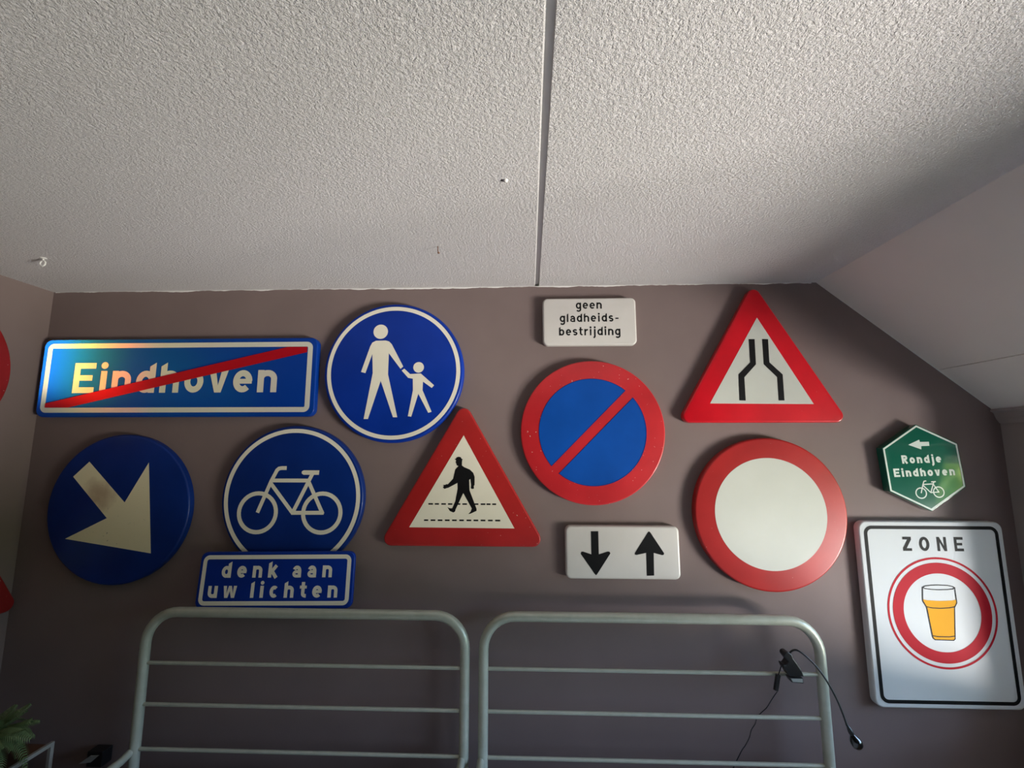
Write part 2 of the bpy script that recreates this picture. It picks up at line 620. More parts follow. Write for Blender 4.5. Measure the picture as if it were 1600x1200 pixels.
def glyph(ch, w):
    """returns (width, strokes [(pts, width, closed)], filled polygons)"""
    h = w / 2
    X = XH
    S, G = [], []

    def st(p, c=False, k=1.0):
        S.append((p, w * k, c))

    def stem(x, y0, y1, cut=0.0):
        G.append([(x - h, y0), (x + h, y0), (x + h, y1), (x - h, y1 - cut)])
    W = 0.62
    ry = 0.29 - h
    rx = W / 2 - h
    if ch == 'n' or ch == 'h':
        stem(h, 0, X if ch == 'n' else 1.0, 0.13 if ch == 'h' else 0)
        st([(h, X - h - ry)] + arc(W / 2, X - h - ry, rx, ry, 180, 0)[1:] + [(W - h, 0)])
    elif ch == 'u':
        stem(W - h, 0, X)
        st([(h, X), (h, h + ry)] + arc(W / 2, h + ry, rx, ry, 180, 360)[1:])
    elif ch == 'r':
        W = 0.42
        stem(h, 0, X)
        st([(h, X - 0.36)] + arc(0.36, X - 0.36, 0.36 - h, 0.36 - h, 180, 88)[1:] + [(W, X - h)])
    elif ch in 'dbgq':
        st(arc(W / 2, X / 2, rx, X / 2 - h, 0, 360, 28)[:-1], True)
        if ch == 'd':
            stem(W - h, 0, 1.0, 0.13)
        elif ch == 'b':
            stem(h, 0, 1.0, 0.13)
        else:
            st([(W - h, X), (W - h, -0.06)] + arc(W / 2, -0.06, rx, 0.20, 0, -150)[1:])
    elif ch == 'i' or ch == 'j':
        W = 0.24
        if ch == 'i':
            stem(W / 2, 0, X)
        else:
            W = 0.30
            st([(W - 0.12, X), (W - 0.12, -0.08)] + arc(W - 0.32, -0.08, 0.20, 0.19, 0, -80)[1:])
        xc = W / 2 if ch == 'i' else W - 0.12
        r = max(0.115, h * 1.08)
        G.append(arc(xc, 1.0 - r * 0.75, r, r, 0, 360, 16)[:-1])
    elif ch == 'l':
        W = w + 0.02
        stem(W / 2, 0, 1.0, 0.13)
    elif ch == 'o':
        st(arc(W / 2, X / 2, rx, X / 2 - h, 0, 360, 28)[:-1], True)
    elif ch == 'e':
        st(arc(W / 2, X / 2, rx, X / 2 - h, 0, 315, 26))
        st([(h, X / 2), (W - h * 0.2, X / 2)], False, 0.8)
    elif ch == 'c':
        W = 0.58
        st(arc(W / 2 + 0.02, X / 2, W / 2 - h, X / 2 - h, 48, 312, 24))
    elif ch == 'a':
        W = 0.58
        st([(W - h, 0), (W - h, X - h - 0.24)] + arc(W / 2, X - h - 0.24, W / 2 - h, 0.24, 0, 155)[1:])
        b = 0.44
        st([(W - h, b - h * 0.8)] + arc(0.26, b / 2, 0.26 - h, b / 2 - h * 0.8, 90, 270) + [(W - h, h * 0.8)], False, 0.85)
    elif ch == 's':
        W = 0.54
        q = X / 4
        st(arc(W / 2, X - q - h * 0.45, W / 2 - h, q - h * 0.55, 25, 250, 14) + arc(W / 2, q + h * 0.45, W / 2 - h, q - h * 0.55, 70, -155, 14))
    elif ch == 't':
        W = 0.44
        st([(0.10 + h, 0.95), (0.10 + h, 0.24)] + arc(0.30 + h, 0.24, 0.20, 0.24 - h, 180, 275)[1:])
        st([(0, X - h * 0.8), (W, X - h * 0.8)], False, 0.8)
    elif ch == 'k':
        W = 0.60
        stem(h, 0, 1.0, 0.13)
        st([(h, 0.22), (W - 0.09, X + 0.02)])
        st([(0.24, 0.40), (W - 0.06, -0.02)])
        W = 0.62
    elif ch == 'v':
        G.append([(0, X), (w * 1.08, X), (W / 2, w * 1.15), (W - w * 1.08, X), (W, X), (W / 2 + w * 0.52, 0), (W / 2 - w * 0.52, 0)])
    elif ch == 'w':
        W = 0.86
        a = W / 4
        k = w * 0.95
        G.append([(0, X), (k, X), (a + 0.01, k * 1.3), (2 * a - k * 0.45, X), (2 * a + k * 0.45, X), (3 * a - 0.01, k * 1.3), (W - k, X), (W, X), (3 * a + k * 0.5, 0), (3 * a - k * 0.5, 0), (2 * a, X - k * 1.5), (a + k * 0.5, 0), (a - k * 0.5, 0)])
    elif ch == '-':
        W = 0.42
        G.append([(0.02, 0.30), (W - 0.02, 0.30), (W - 0.02, 0.30 + w * 0.85), (0.02, 0.30 + w * 0.85)])
    elif ch == 'E':
        W = 0.70
        G.append([(0, 0), (W, 0), (W, w * 0.95), (w, w * 0.95), (w, 0.5 - w * 0.45), (W * 0.88, 0.5 - w * 0.45), (W * 0.88, 0.5 + w * 0.45), (w, 0.5 + w * 0.45), (w, 1 - w * 0.95), (W, 1 - w * 0.95), (W, 1), (0, 1)])
    elif ch == 'Z':
        W = 0.70
        G.append([(0, 0), (W, 0), (W, w * 0.95), (w * 1.45, w * 0.95), (W, 1 - w), (W, 1), (0.02, 1), (0.02, 1 - w * 0.95), (W - w * 1.45, 1 - w * 0.95), (0, w)])
    elif ch == 'N':
        W = 0.74
        G.append([(0, 0), (w, 0), (w, 0.66), (W - w, 0), (W, 0), (W, 1), (W - w, 1), (W - w, 0.34), (w, 1), (0, 1)])
    elif ch == 'O':
        W = 0.78
        st(arc(W / 2, 0.5, W / 2 - h, 0.5 - h, 0, 360, 36)[:-1], True)
    elif ch == 'R':
        W = 0.68
        stem(h, 0, 1.0)
        st([(h, 1 - h)] + arc(W - 0.28, 0.73 - h * 0.2, 0.28 - h, 0.27 - h * 0.8, 90, -90) + [(h, 0.46 + h * 0.6)])
        st([(0.30, 0.46), (W - h * 0.9, 0.0)])
    elif ch == ' ':
        W = 0.16
    return W, S, G


def lettering(parent, text, x0, x1, base, cap, w, dep, mat, squeeze=1.0, rise=0.0):
    """set a line of text so that it runs from x0 to x1 (metres, in the sign's plane)"""
    gl = [glyph(c, w) for c in text]
    tot = sum(g[0] for g in gl) * cap * squeeze
    gap = (x1 - x0 - tot) / max(1, len(text) - 1)
    x = x0

    def mp(p):
        px = x + p[0] * cap * squeeze
        return (px, base + p[1] * cap + rise * (px - x0))
    for c, g in zip(text, gl):
        if c != ' ':
            strokes('letter', [([mp(p) for p in pts], ww * cap, cl) for pts, ww, cl in g[1]], dep, mat, parent, [[mp(p) for p in poly] for poly in g[2]])
        x += g[0] * cap * squeeze + gap


def bicycle_print(parent, fw, rw, r, tw, dep, mat, T):
    """bicycle pictogram; T maps unit coordinates to the sign's plane"""
    S = [(arc(*fw, r, r, 0, 360, 40)[:-1], tw, True), (arc(*rw, r, r, 0, 360, 40)[:-1], tw, True)]
    for p in T:
        S.append((p, tw * 0.92, False))
    return strokes('bicycle_symbol', S, dep, mat, parent)


# ---------------------------------------------------------------- the room
XL, XK, XR = -2.126, 1.213, 1.880          # left wall, knee of the slope, right wall
ZC = 2.306
YB = -4.3

front_poly = [(XL - 0.15, 0), (XR + 0.25, 0), (XR + 0.25, 1.75), (1.856, 1.767), (XK, ZC), (XL - 0.15, ZC)]
struct(prism('wall_front', front_poly, 0.0, 0.16, WALL))
struct(boxes('wall_left', [(XL - 0.15, XL, YB, 0, 0, ZC)], WALL))
struct(boxes('wall_back', [(XL - 0.15, XR + 0.25, YB - 0.15, YB, 0, ZC + 0.3)], WALL))
struct(boxes('floor', [(XL - 0.15, XR + 0.25, YB - 0.15, 0.16, -0.12, 0.0)], FLOORM))
# right wall with the window opening
WY0, WY1, WZ0, WZ1 = -2.40, -0.20, 0.61, 1.665
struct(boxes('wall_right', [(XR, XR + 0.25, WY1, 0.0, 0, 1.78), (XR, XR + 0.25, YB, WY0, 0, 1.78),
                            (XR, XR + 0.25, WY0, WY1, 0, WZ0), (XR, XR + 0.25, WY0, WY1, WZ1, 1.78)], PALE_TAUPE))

# ceiling: a core slab with two stippled boards and the sunk joint between them
ceil = struct(boxes('ceiling', [(XL - 0.15, XK + 0.12, YB - 0.15, 0.16, ZC + 0.010, ZC + 0.16)], CAULK))
JX = 0.036


def ceiling_board(x0, x1, bev0, bev1):
    t = 0.010
    sec = [(x0, ZC + t), (x0 + bev0, ZC), (x1 - bev1, ZC), (x1, ZC + t)]
    o = prism('ceiling_board', sec, YB, 0.0, STIPPLE, ceil)
    return o


ceiling_board(XL, JX - 0.005, 0.0, 0.004)
ceiling_board(JX + 0.010, XK, 0.001, 0.0)

# sloping roof boards, with the fine joint between the upper and the lower one
sl_root = bpy.data.objects.new('ceiling_slope', None)
COL.objects.link(sl_root)
struct(sl_root)
p0, p1, p2 = Vector((XK, ZC)), Vector((1.667, 1.929)), Vector((1.856, 1.767))
sd = (p2 - p0).normalized()
sn = Vector((-sd.y, sd.x))


def slope_board(a, b):
    poly = [a, b, b + sn * 0.03, a + sn * 0.03]
    prism('slope_board', [(p.x, p.y) for p in poly], YB, 0.0, SLOPE, sl_root)


slope_board(p0, p1 - sd * 0.0014)
slope_board(p1 + sd * 0.0014, p2 + sd * 0.02)
roof = [p0 + sn * 0.031 - sd * 0.05, p2 + sn * 0.031 + sd * 0.35, p2 + sn * 0.15 + sd * 0.35, p0 + sn * 0.20 - sd * 0.05]
prism('roof_core', [(p.x, p.y) for p in roof], YB - 0.15, 0.16, CAULK, sl_root)

# moulding where the slope meets the right wall
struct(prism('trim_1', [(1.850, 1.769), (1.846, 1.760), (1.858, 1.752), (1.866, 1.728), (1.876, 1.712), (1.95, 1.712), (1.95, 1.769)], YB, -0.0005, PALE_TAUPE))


# ragged white paint edge where wall and ceiling meet
def ragged_edge(name, x0, x1, n, h0, h1):
    v, f = [], []
    zz = 0.5
    for k in range(n + 1):
        x = x0 + (x1 - x0) * k / n
        zz = min(1.0, max(0.0, zz + random.uniform(-0.22, 0.22)))
        z = ZC - (h0 + (h1 - h0) * zz)
        v += [(x, -0.0015, ZC), (x, -0.0030, (ZC + z) / 2), (x, -0.0004, z)]
    for k in range(n):
        a = 3 * k
        f += [(a, a + 1, a + 4, a + 3), (a + 1, a + 2, a + 5, a + 4)]
    return struct(mesh_obj(name, v, f, CAULK))


ragged_edge('trim_2', XL + 0.01, XK - 0.02, 420, 0.0015, 0.0075)

# window in the right wall
win = bpy.data.objects.new('window_1', None)
COL.objects.link(win)
win.location = (XR + 0.19, (WY0 + WY1) / 2, WZ0)
struct(win)
ww, wh = (WY1 - WY0) / 2, WZ1 - WZ0
t = 0.055
boxes('window_frame', [(-0.03, 0.04, -ww, ww, 0, t), (-0.03, 0.04, -ww, ww, wh - t, wh), (-0.03, 0.04, -ww, -ww + t, t, wh - t), (-0.03, 0.04, ww - t, ww, t, wh - t)], FRAMEW, win, 0.004)
boxes('mullion', [(-0.025, 0.035, -0.028, 0.028, t, wh - t)], FRAMEW, win, 0.004)
for s in (-1, 1):
    boxes('pane', [(0.0, 0.006, min(s * 0.028, s * (ww - t)), max(s * 0.028, s * (ww - t)), t, wh - t)], GLASS, win)
boxes('window_sill', [(-0.22, -0.03, -ww + 0.002, ww - 0.002, -0.0, 0.022)], FRAMEW, win, 0.004)

# ---------------------------------------------------------------- the signs
D = 0.0006       # print lies this far proud of the face

# --- blue place-name sign with red bar
sg = thing('place_name_sign', 'long blue sign reading Eindhoven struck through by a diagonal red bar', 'sign', (-1.496, 0, 1.912))
PLW, PLH = 1.206, 0.336
plate(sg, o_rect(PLW, PLH, 0.032), SHEET_BLUE, 0.032)
ob = o_rect(1.166, 0.299, 0.026)
ring('border', ob, 0.0, 0.021, 0.032 + D, SHEET_WHITE, sg)
lettering(sg, 'Eindhoven', -0.452, 0.438, -0.066, 0.130, 0.20, 0.032 + D, SHEET_WHITE, squeeze=1.04)
decal('red_bar', [[(-0.561, -0.128), (-0.458, -0.128), (0.560, 0.104), (0.560, 0.127), (0.474, 0.127), (-0.561, -0.110)]], 0.032 + 4 * D, SHEET_RED, sg)

# --- pedestrian sign
sg = thing('pedestrian_sign', 'round blue sign showing a white adult leading a child by the hand', 'sign', (-0.565, 0, 1.929))
plate(sg, o_circle(0.295), BLUE, 0.032, 0.010)
ring('border', o_circle(0.281), 0.0, 0.0165, 0.032 + D, CREAM, sg)
adult = [(-79, 134), (-38, 135), (-23, 131), (-11, 119), (41, 23), (30, 13), (-22, 80), (-22, -10), (23, -189), (5, -189), (-52, -37), (-99, -196), (-117, -196), (-87, -4), (-92, 77), (-118, -4), (-137, 1), (-102, 111), (-94, 126)]
child = [(35, 6), (46, 14), (71, -9), (116, -7), (173, -57), (163, -68), (126, -41), (125, -77), (165, -167), (151, -171), (108, -92), (81, -187), (67, -185), (85, -77), (83, -29), (63, -25)]
ah = [(-60, 173), (106, 19)]
decal('adult_symbol', [mm(adult), arc(ah[0][0] / 1000, ah[0][1] / 1000, 0.031, 0.031, 0, 360, 32)[:-1]], 0.032 + D, CREAM, sg)
decal('child_symbol', [mm(child), arc(ah[1][0] / 1000, ah[1][1] / 1000, 0.0225, 0.0225, 0, 360, 32)[:-1]], 0.032 + D, CREAM, sg)

# --- keep-right arrow sign
sg = thing('arrow_sign', 'round dark blue sign with a stained white arrow pointing down to the right', 'sign', (-1.690, 0, 1.368))
plate(sg, o_circle(0.302), BLUE_OLD, 0.032, 0.010)
arrow = [(-204, 128), (-142, 190), (29, 25), (114, 187), (162, -175), (-205, -121), (-39, -38)]
decal('arrow_symbol', [mm(arrow)], 0.032 + D, STAINED, sg)

# --- bicycle sign
sg = thing('bicycle_sign', 'round blue sign with a white bicycle above the denk aan uw lichten plate', 'sign', (-0.963, 0, 1.412))
plate(sg, o_circle(0.294), BLUE_OLD, 0.032, 0.010)
ring('border', o_circle(0.281), 0.0, 0.0165, 0.032 + D, CREAM, sg)
bt = [[(-138, -57), (-90, 68), (-74, 101), (-69, 112), (-61, 119), (-50, 121), (-29, 121)],
      [(-90, 71), (69, 71)],
      [(-94, 63), (9, -60)],
      [(7, -57), (82, 103)],
      [(2, -57), (135, -56)],
      [(64, 70), (131, -61)]]
bicycle_print(sg, (-0.138, -0.057), (0.127, -0.057), 0.0765, 0.0165, 0.032 + D, CREAM, [mm(p) for p in bt])
sad = [(43, 112), (108, 112), (107, 94), (44, 94), (37, 98), (35, 103), (36, 108)]
decal('saddle_symbol', [mm(sad)], 0.032 + 3 * D, CREAM, sg)

# --- remember-your-lights plate, leaning forward over the bicycle sign
sg = thing('lights_reminder_plate', 'small blue plate with white words denk aan uw lichten behind the left headboard', 'sign', (-0.991, -0.050, 1.104), (math.radians(-6.0), math.radians(-0.8), 0))
plate(sg, o_rect(0.618, 0.208, 0.026), BLUE, 0.016, 0.005)
ob = o_rect(0.592, 0.184, 0.024)
ring('border', ob, 0.0, 0.0155, 0.016 + D, CREAM_BRIGHT, sg)
lettering(sg, 'denk aan', -0.217, 0.223, 0.0085, 0.0595, 0.22, 0.016 + D, CREAM_BRIGHT, squeeze=1.04)
lettering(sg, 'uw lichten', -0.262, 0.250, -0.0645, 0.0595, 0.22, 0.016 + D, CREAM_BRIGHT, squeeze=1.04)
for bx in (-0.205, 0.205):
    boxes('bracket', [(bx - 0.015, bx + 0.015, 0.001, 0.043, 0.02, 0.06)], BACKM, sg)

# --- zebra-crossing warning triangle
def tri(side, rad, dz=0.0):
    """equilateral triangle about its centroid"""
    r = side / math.sqrt(3)
    return o_poly([(r * math.cos(math.radians(a)), r * math.sin(math.radians(a)) + dz) for a in (210, 330, 90)], rad)


sg = thing('crossing_warning_sign', 'red bordered triangle with a walking man in a hat over dashed lines', 'sign', (-0.268, 0, 1.4215))
plate(sg, tri(0.668, 0.030), RED_DEEP, 0.032)
field = [(2, 244), (-211, -120), (209, -122)]
decal('white_field', [mm(field)], 0.032 + D, CREAM, sg)
man = [(-34, 148), (-27, 151), (-26, 155), (-18, 158), (-8, 156), (-5, 150), (1, 148), (-2, 146), (-3, 136), (-3, 123), (7, 116), (29, 107), (43, 94), (49, 78), (49, 47), (46, 41), (47, 32), (40, 30), (34, 33), (35, 46), (32, 70), (27, 66), (29, 25), (58, -47), (58, -55), (34, -66), (26, -67), (34, -59), (39, -46), (4, 14), (-26, -50), (-28, -58), (-35, -62), (-49, -56), (-59, -41), (-50, -45), (-40, -46), (-28, -19), (-19, 30), (-20, 54), (-56, 35), (-64, 33), (-72, 30), (-79, 36), (-75, 40), (-78, 46), (-70, 46), (-64, 49), (-59, 48), (-38, 70), (-33, 94), (-30, 107), (-23, 115), (-17, 121), (-24, 123), (-26, 130), (-29, 136), (-27, 142), (-29, 146)]
decal('walker_symbol', [mm(man)], 0.032 + 2 * D, BLACK, sg)
dash = []
for a, b in ((430, 465), (478, 510), (527, 562), (577, 610), (640, 670), (685, 720), (770, 805), (822, 857), (865, 895), (908, 937)):
    dash.append((a, b, 804))
for a, b in ((400, 432), (450, 485), (503, 538), (557, 592), (610, 645), (664, 698), (718, 753), (770, 805), (823, 858), (877, 912), (930, 968)):
    dash.append((a, b, 924))
XA, XB, Z1, Z2 = (-136, 136, -29, -92)
dp = []
for a, b, r in dash:
    u = lambda q: (XA + (XB - XA) * (q - 430) / 507.0) / 1000
    z = (Z1 if r == 804 else Z2) / 1000
    dp.append([(u(a), z - 0.003), (u(b), z - 0.003), (u(b), z + 0.003), (u(a), z + 0.003)])
for p in dp:
    decal('dash', [p], 0.032 + D * 1.6, BLACK, sg)

# --- no gritting plate
sg = thing('no_gritting_plate', 'small white plate reading geen gladheidsbestrijding in black', 'sign', (0.255, 0, 2.139))
plate(sg, o_rect(0.390, 0.203, 0.022), PALE_GREY, 0.030, 0.008)
lettering(sg, 'geen', -0.055, 0.053, 0.054, 0.037, 0.17, 0.030 + D, BLACK, squeeze=0.95)
lettering(sg, 'gladheids-', -0.123, 0.122, -0.002, 0.037, 0.17, 0.030 + D, BLACK, squeeze=0.95)
lettering(sg, 'bestrijding', -0.127, 0.127, -0.060, 0.037, 0.17, 0.030 + D, BLACK, squeeze=0.95)

# --- no parking
sg = thing('no_parking_sign', 'round blue sign with broad red rim and red diagonal stripe', 'sign', (0.257, 0, 1.680))
plate(sg, o_circle(0.291), RED, 0.030, 0.005)
R0, hw = 0.2155, 0.0212
off = math.asin(hw / R0)
for s in (1, -1):
    a0 = math.radians(45) + off if s > 0 else math.radians(225) + off
    pts = arc(0, 0, R0, R0, math.degrees(a0), math.degrees(a0 + PI - 2 * off), 60)
    decal('blue_field', [pts], 0.030 + D, BLUE_NP, sg)
    S = [(pts, 0.0022, True)]
    strokes('outline', S, 0.030 + 2 * D, BLUE_OLD, sg)

# --- road narrows
sg = thing('road_narrows_sign', 'red bordered triangle with two black converging lines touching the ceiling', 'sign', (0.937, 0, 1.9095))
plate(sg, tri(0.672, 0.028), RED_FILM, 0.032)
field = [(5, 238), (-206, -117), (203, -121)]
decal('white_field', [mm(field)], 0.032 + D, PALE, sg)
la = [(-35, 147), (-11, 147), (-13, 42), (-63, -11), (-64, -106), (-89, -105), (-86, 1), (-36, 50)]
lb = [(19, 147), (43, 146), (41, 50), (90, 0), (89, -106), (66, -106), (67, -11), (18, 42)]
for q in (la, lb):
    decal('road_edge_line', [mm(q)], 0.032 + 2 * D, BLACK, sg)

# --- closed to vehicles
sg = thing('no_entry_for_vehicles_sign', 'round sign with blank cream centre and red rim', 'sign', (0.938, 0, 1.362))
plate(sg, o_circle(0.292), RED_DEEP, 0.034, 0.008)
decal('cream_field', [o_circle(0.2135)(0)], 0.034 + D, PALE, sg)

# --- two-way arrows plate
sg = thing('two_way_plate', 'white plate with one black arrow down and one arrow up', 'sign', (0.362, 0, 1.211))
plate(sg, o_rect(0.443, 0.200, 0.022), PALE_GREY, 0.032, 0.009)
a1 = [(-121, 80), (-92, 80), (-92, -7), (-58, 4), (-50, 3), (-47, -3), (-99, -79), (-104, -85), (-110, -80), (-162, -6), (-160, 2), (-153, 3), (-121, -7)]
a2 = [(100, 77), (105, 81), (110, 77), (160, -1), (158, -7), (151, -8), (120, 0), (118, -84), (90, -85), (91, 0), (54, -8), (47, -7), (47, -1)]
for q in (a1, a2):
    decal('arrow_symbol', [mm(q)], 0.032 + D, BLACK, sg)

# --- green hexagonal cycle route marker
sg = thing('cycle_route_marker', 'green hexagonal sign reading Rondje Eindhoven with arrow and bicycle', 'sign', (1.535, 0, 1.540), (0, math.radians(-3.6), 0))
hexo = o_poly([(0.167 * math.cos(math.radians(a)), 0.167 * math.sin(math.radians(a))) for a in (-90, -30, 30, 90, 150, 210)], 0.004, 3)
boxes('spacer', [(-0.05, 0.05, -0.024, -0.001, -0.05, 0.05)], GREEN_EDGE, sg)
pl = plate(sg, hexo, GREEN, 0.034, 0.0015)
hb = o_poly([(0.1635 * math.cos(math.radians(a)), 0.1635 * math.sin(math.radians(a))) for a in (-90, -30, 30, 90, 150, 210)], 0.001, 2)
ring('border', hb, 0.0, 0.0062, 0.034 + D, MINT, sg)
c, s = math.cos(math.radians(-3.6)), math.sin(math.radians(-3.6))


def unrot(lst):
    return [(x * c - z * s, x * s + z * c) for x, z in mm(lst)]


ar = [(-49, 87), (-5, 107), (-3, 98), (31, 99), (31, 83), (0, 82), (-1, 69)]
decal('arrow_symbol', [unrot(ar)], 0.034 + D, MINT, sg)
lettering(sg, 'Rondje', -0.078, 0.071, 0.019, 0.032, 0.235, 0.034 + D, MINT, squeeze=1.02, rise=-0.03)
lettering(sg, 'Eindhoven', -0.117, 0.113, -0.030, 0.032, 0.235, 0.034 + D, MINT, squeeze=1.02, rise=-0.03)
q = 0.25
HZ = -0.0965


def shrink(p):
    return [((x + 0.005) * q + 0.006, (z + 0.057) * q + HZ) for x, z in mm(p)]


bicycle_print(sg, (0.006 - 0.133 * q, HZ), (0.006 + 0.132 * q, HZ), 0.0195, 0.0044, 0.034 + D, MINT, [shrink(p) for p in bt])
decal('saddle_symbol', [shrink(sad)], 0.034 + 3 * D, MINT, sg)

# --- beer zone sign
sg = thing('beer_zone_sign', 'tall white ZONE sign with a glass of beer in a red ring', 'sign', (1.535, 0, 1.003))
plate(sg, o_rect(0.536, 0.664, 0.030), GLOSSW, 0.030, 0.007)
ob = o_rect(0.498, 0.631, 0.030)
ring('border', ob, 0.0, 0.0125, 0.030 + D, BLACK, sg)
lettering(sg, 'ZONE', -0.109, 0.115, 0.223, 0.052, 0.20, 0.030 + D, BLACK, squeeze=0.90)
rc = (0.0075, 0.002)
tr = lambda o, dx=rc[0], dz=rc[1]: (lambda i: [(x + dx, z + dz) for x, z in o(i)])
ring('thin_red_ring', tr(o_circle(0.1985)), 0.0, 0.0075, 0.030 + D, BEERRED, sg)
ring('red_ring', tr(o_circle(0.1785)), 0.0, 0.039, 0.030 + D, BEERRED, sg)
beer = [(-58, 48), (-41, 45), (2, 43), (46, 45), (64, 48), (64, 37), (54, 21), (42, -91), (36, -95), (-30, -94), (-37, -89), (-47, 20), (-59, 41)]
decal('beer_fill', [mm(beer)], 0.030 + D, AMBER, sg)
gl = [[(-54, 91), (-59, 43), (-47, 20), (-39, -72), (-37, -88), (-30, -94), (36, -95), (42, -90), (46, -51), (54, 21), (64, 37), (63, 91)],
      [(-47, 22), (-28, 18), (3, 17), (35, 19), (55, 23)],
      [(-37, -80), (-17, -83), (22, -83), (43, -80)]]
el = [(-54, 91), (-44, 96), (-23, 99), (5, 100), (37, 99), (57, 95), (63, 91), (55, 86), (35, 84), (3, 83), (-24, 84), (-46, 87)]
strokes('glass_outline', [(mm(p), 0.0032, False) for p in gl] + [(mm(el), 0.0030, True)], 0.030 + 2 * D, BLACK, sg)

# --- the two signs on the left wall, seen from the side
sg = thing('red_rim_sign', 'round red rimmed sign on the left wall cut by the picture edge', 'sign', (XL, -0.438, 1.905), (0, 0, PI / 2))
plate(sg, o_circle(0.293), RED_DIMMED, 0.030, 0.006)
decal('white_field', [o_circle(0.205)(0)], 0.030 + D, CREAM, sg)
sg = thing('red_triangle_sign', 'red triangular sign low on the left wall with only its corner showing', 'sign', (XL, -0.321, 1.155), (0, 0, PI / 2))
plate(sg, tri(0.668, 0.030), RED_DIMMED, 0.030)
decal('white_field', [tri(0.42, 0.001)(0)], 0.030 + D, CREAM, sg)

# ---------------------------------------------------------------- beds
def bed(x0, x1, label):
    y = -0.10
    t = thing('bed_frame', label, 'bed', ((x0 + x1) / 2, y, 0), group='metal bed frames')
    a = (x1 - x0) / 2
    top, rad, L = 0.995, 0.115, 2.05
    def hoop(yy, zt):
        p = [(-a, yy, 0.0), (-a, yy, zt * 0.5), (-a, yy, zt - rad)]
        p += [(-a + rad + rad * math.cos(q), yy, zt - rad + rad * math.sin(q)) for q in [PI - PI / 2 * k / 9 for k in range(1, 10)]]
        p += [(a - rad + rad * math.cos(q), yy, zt - rad + rad * math.sin(q)) for q in [PI / 2 - PI / 2 * k / 9 for k in range(0, 10)]]
        p += [(a, yy, zt * 0.5), (a, yy, 0.0)]
        return p
    tube('headboard_hoop', hoop(0, top), 0.018, METAL_G, t, 18)
    for z in (0.813, 0.669, 0.517):
        tube('crossbar', [(-a + 0.012, 0, z), (a - 0.012, 0, z)], 0.0068, METAL_G, t, 12)
    for s in (-1, 1):
        tube('side_rail', [(s * a - 0.006, -0.012, 0.512), (s * a - 0.006, -0.05, 0.504), (s * a - 0.006, -L + 0.01, 0.500)], 0.0135, METAL_G, t, 14)
    tube('footboard_hoop', hoop(-L, 0.62), 0.018, METAL_G, t, 16)
    for k in range(14):
        yy = -0.08 - k * 0.145
        boxes('bed_slat', [(-a + 0.01, a - 0.01, yy - 0.06, yy, 0.335, 0.353)], WOODB, t)
    for s in (-1, 1):
        boxes('slat_ledge', [(s * a - 0.018 - s * 0.012, s * a + 0.018 - s * 0.012, -L, -0.01, 0.31, 0.335)], METAL_G, t)
    return t


bed(-1.457, -0.240, 'grey metal bed frame with barred headboard below the bicycle and crossing signs')
bed(-0.171, 1.042, 'grey metal bed frame with barred headboard carrying the black clip lamp')
for xc, lab in ((-0.8485, 'white mattress on the left bed frame'), (0.4355, 'white mattress on the right bed frame by the window')):
    mt = boxes('mattress', [(-0.585, 0.585, -2.0, -0.0, 0, 0.125)], LINEN, None, 0.035)  # out-of-view mattress, added to bounce light upward and fill the bed frame
    mt.location = (xc, -0.14, 0.353)
    tag(mt, lab, 'mattress', 'mattresses')

# ---------------------------------------------------------------- clip lamp on the right headboard
lp = thing('clip_lamp', 'black gooseneck reading lamp clipped to the right headboard bar', 'lamp', (0, 0, 0))
clip = [(895, 897), (899, 902), (910, 903), (922, 894), (925, 881), (939, 862), (950, 844), (957, 823), (906, 824), (899, 839), (891, 849), (887, 862), (898, 860), (907, 872), (899, 883), (894, 890)]
prism('clip', mm(clip), -0.142, -0.108, PLASTIC, lp, None, 0.003)
jaw = [(906, 818), (954, 818), (955, 800), (914, 803)]
pad = [(912, 816), (951, 816), (951, 804), (917, 806)]
prism('clip_jaw', mm(jaw), -0.140, -0.112, PLASTIC, lp, None, 0.002)
prism('jaw_pad', mm(pad), -0.1415, -0.139, PADM, lp)
neck = [(917, -130, 888), (923, -131, 900), (934, -134, 907), (947, -138, 906), (969, -143, 890), (997, -148, 861), (1018, -154, 829), (1037, -160, 791), (1051, -166, 754), (1060, -173, 718), (1064, -180, 689)]
tube('gooseneck', catmull([(a / 1000, b / 1000, c / 1000) for a, b, c in neck], 5), 0.0032, PLASTIC, lp, 10)
hp = [(1064, 694), (1094, 624)]
va = Vector((hp[0][0] / 1000, -0.18, hp[0][1] / 1000))
vb = Vector((hp[1][0] / 1000, -0.185, hp[1][1] / 1000))
ax = (vb - va)
HL = ax.length
M = Matrix.Translation(va) @ ax.to_track_quat('Z', 'Y').to_matrix().to_4x4()
lathe('lamp_socket', [(0.0032, 0.0), (0.0045, HL * 0.08), (0.0075, HL * 0.22), (0.0085, HL * 0.34), (0.007, HL * 0.42)], PLASTIC, lp, 18, M)
lathe('lamp_shade', [(0.006, HL * 0.40), (0.0085, HL * 0.46), (0.0165, HL * 0.62), (0.0185, HL * 0.76), (0.0165, HL * 0.90), (0.010, HL * 0.99), (0.008, HL)], GLOSSBLK, lp, 22, M)
sw = [(881, 817), (869, 766)]
tube('switch', [(sw[0][0] / 1000, -0.115, sw[0][1] / 1000), (sw[1][0] / 1000, -0.115, sw[1][1] / 1000)], 0.0085, PLASTIC, lp, 8)
cab = [(908, 865), (898, 851), (890, 832), (883, 815)]
cab2 = [(875, 759), (860, 729), (845, 697), (831, 676), (817, 653), (809, 632), (794, 611), (785, 586), (770, 561), (757, 545), (745, 526), (731, 503), (719, 479)]
tube('cable', catmull([(x / 1000, -0.113, z / 1000) for x, z in cab], 4), 0.0016, PLASTIC, lp, 8)
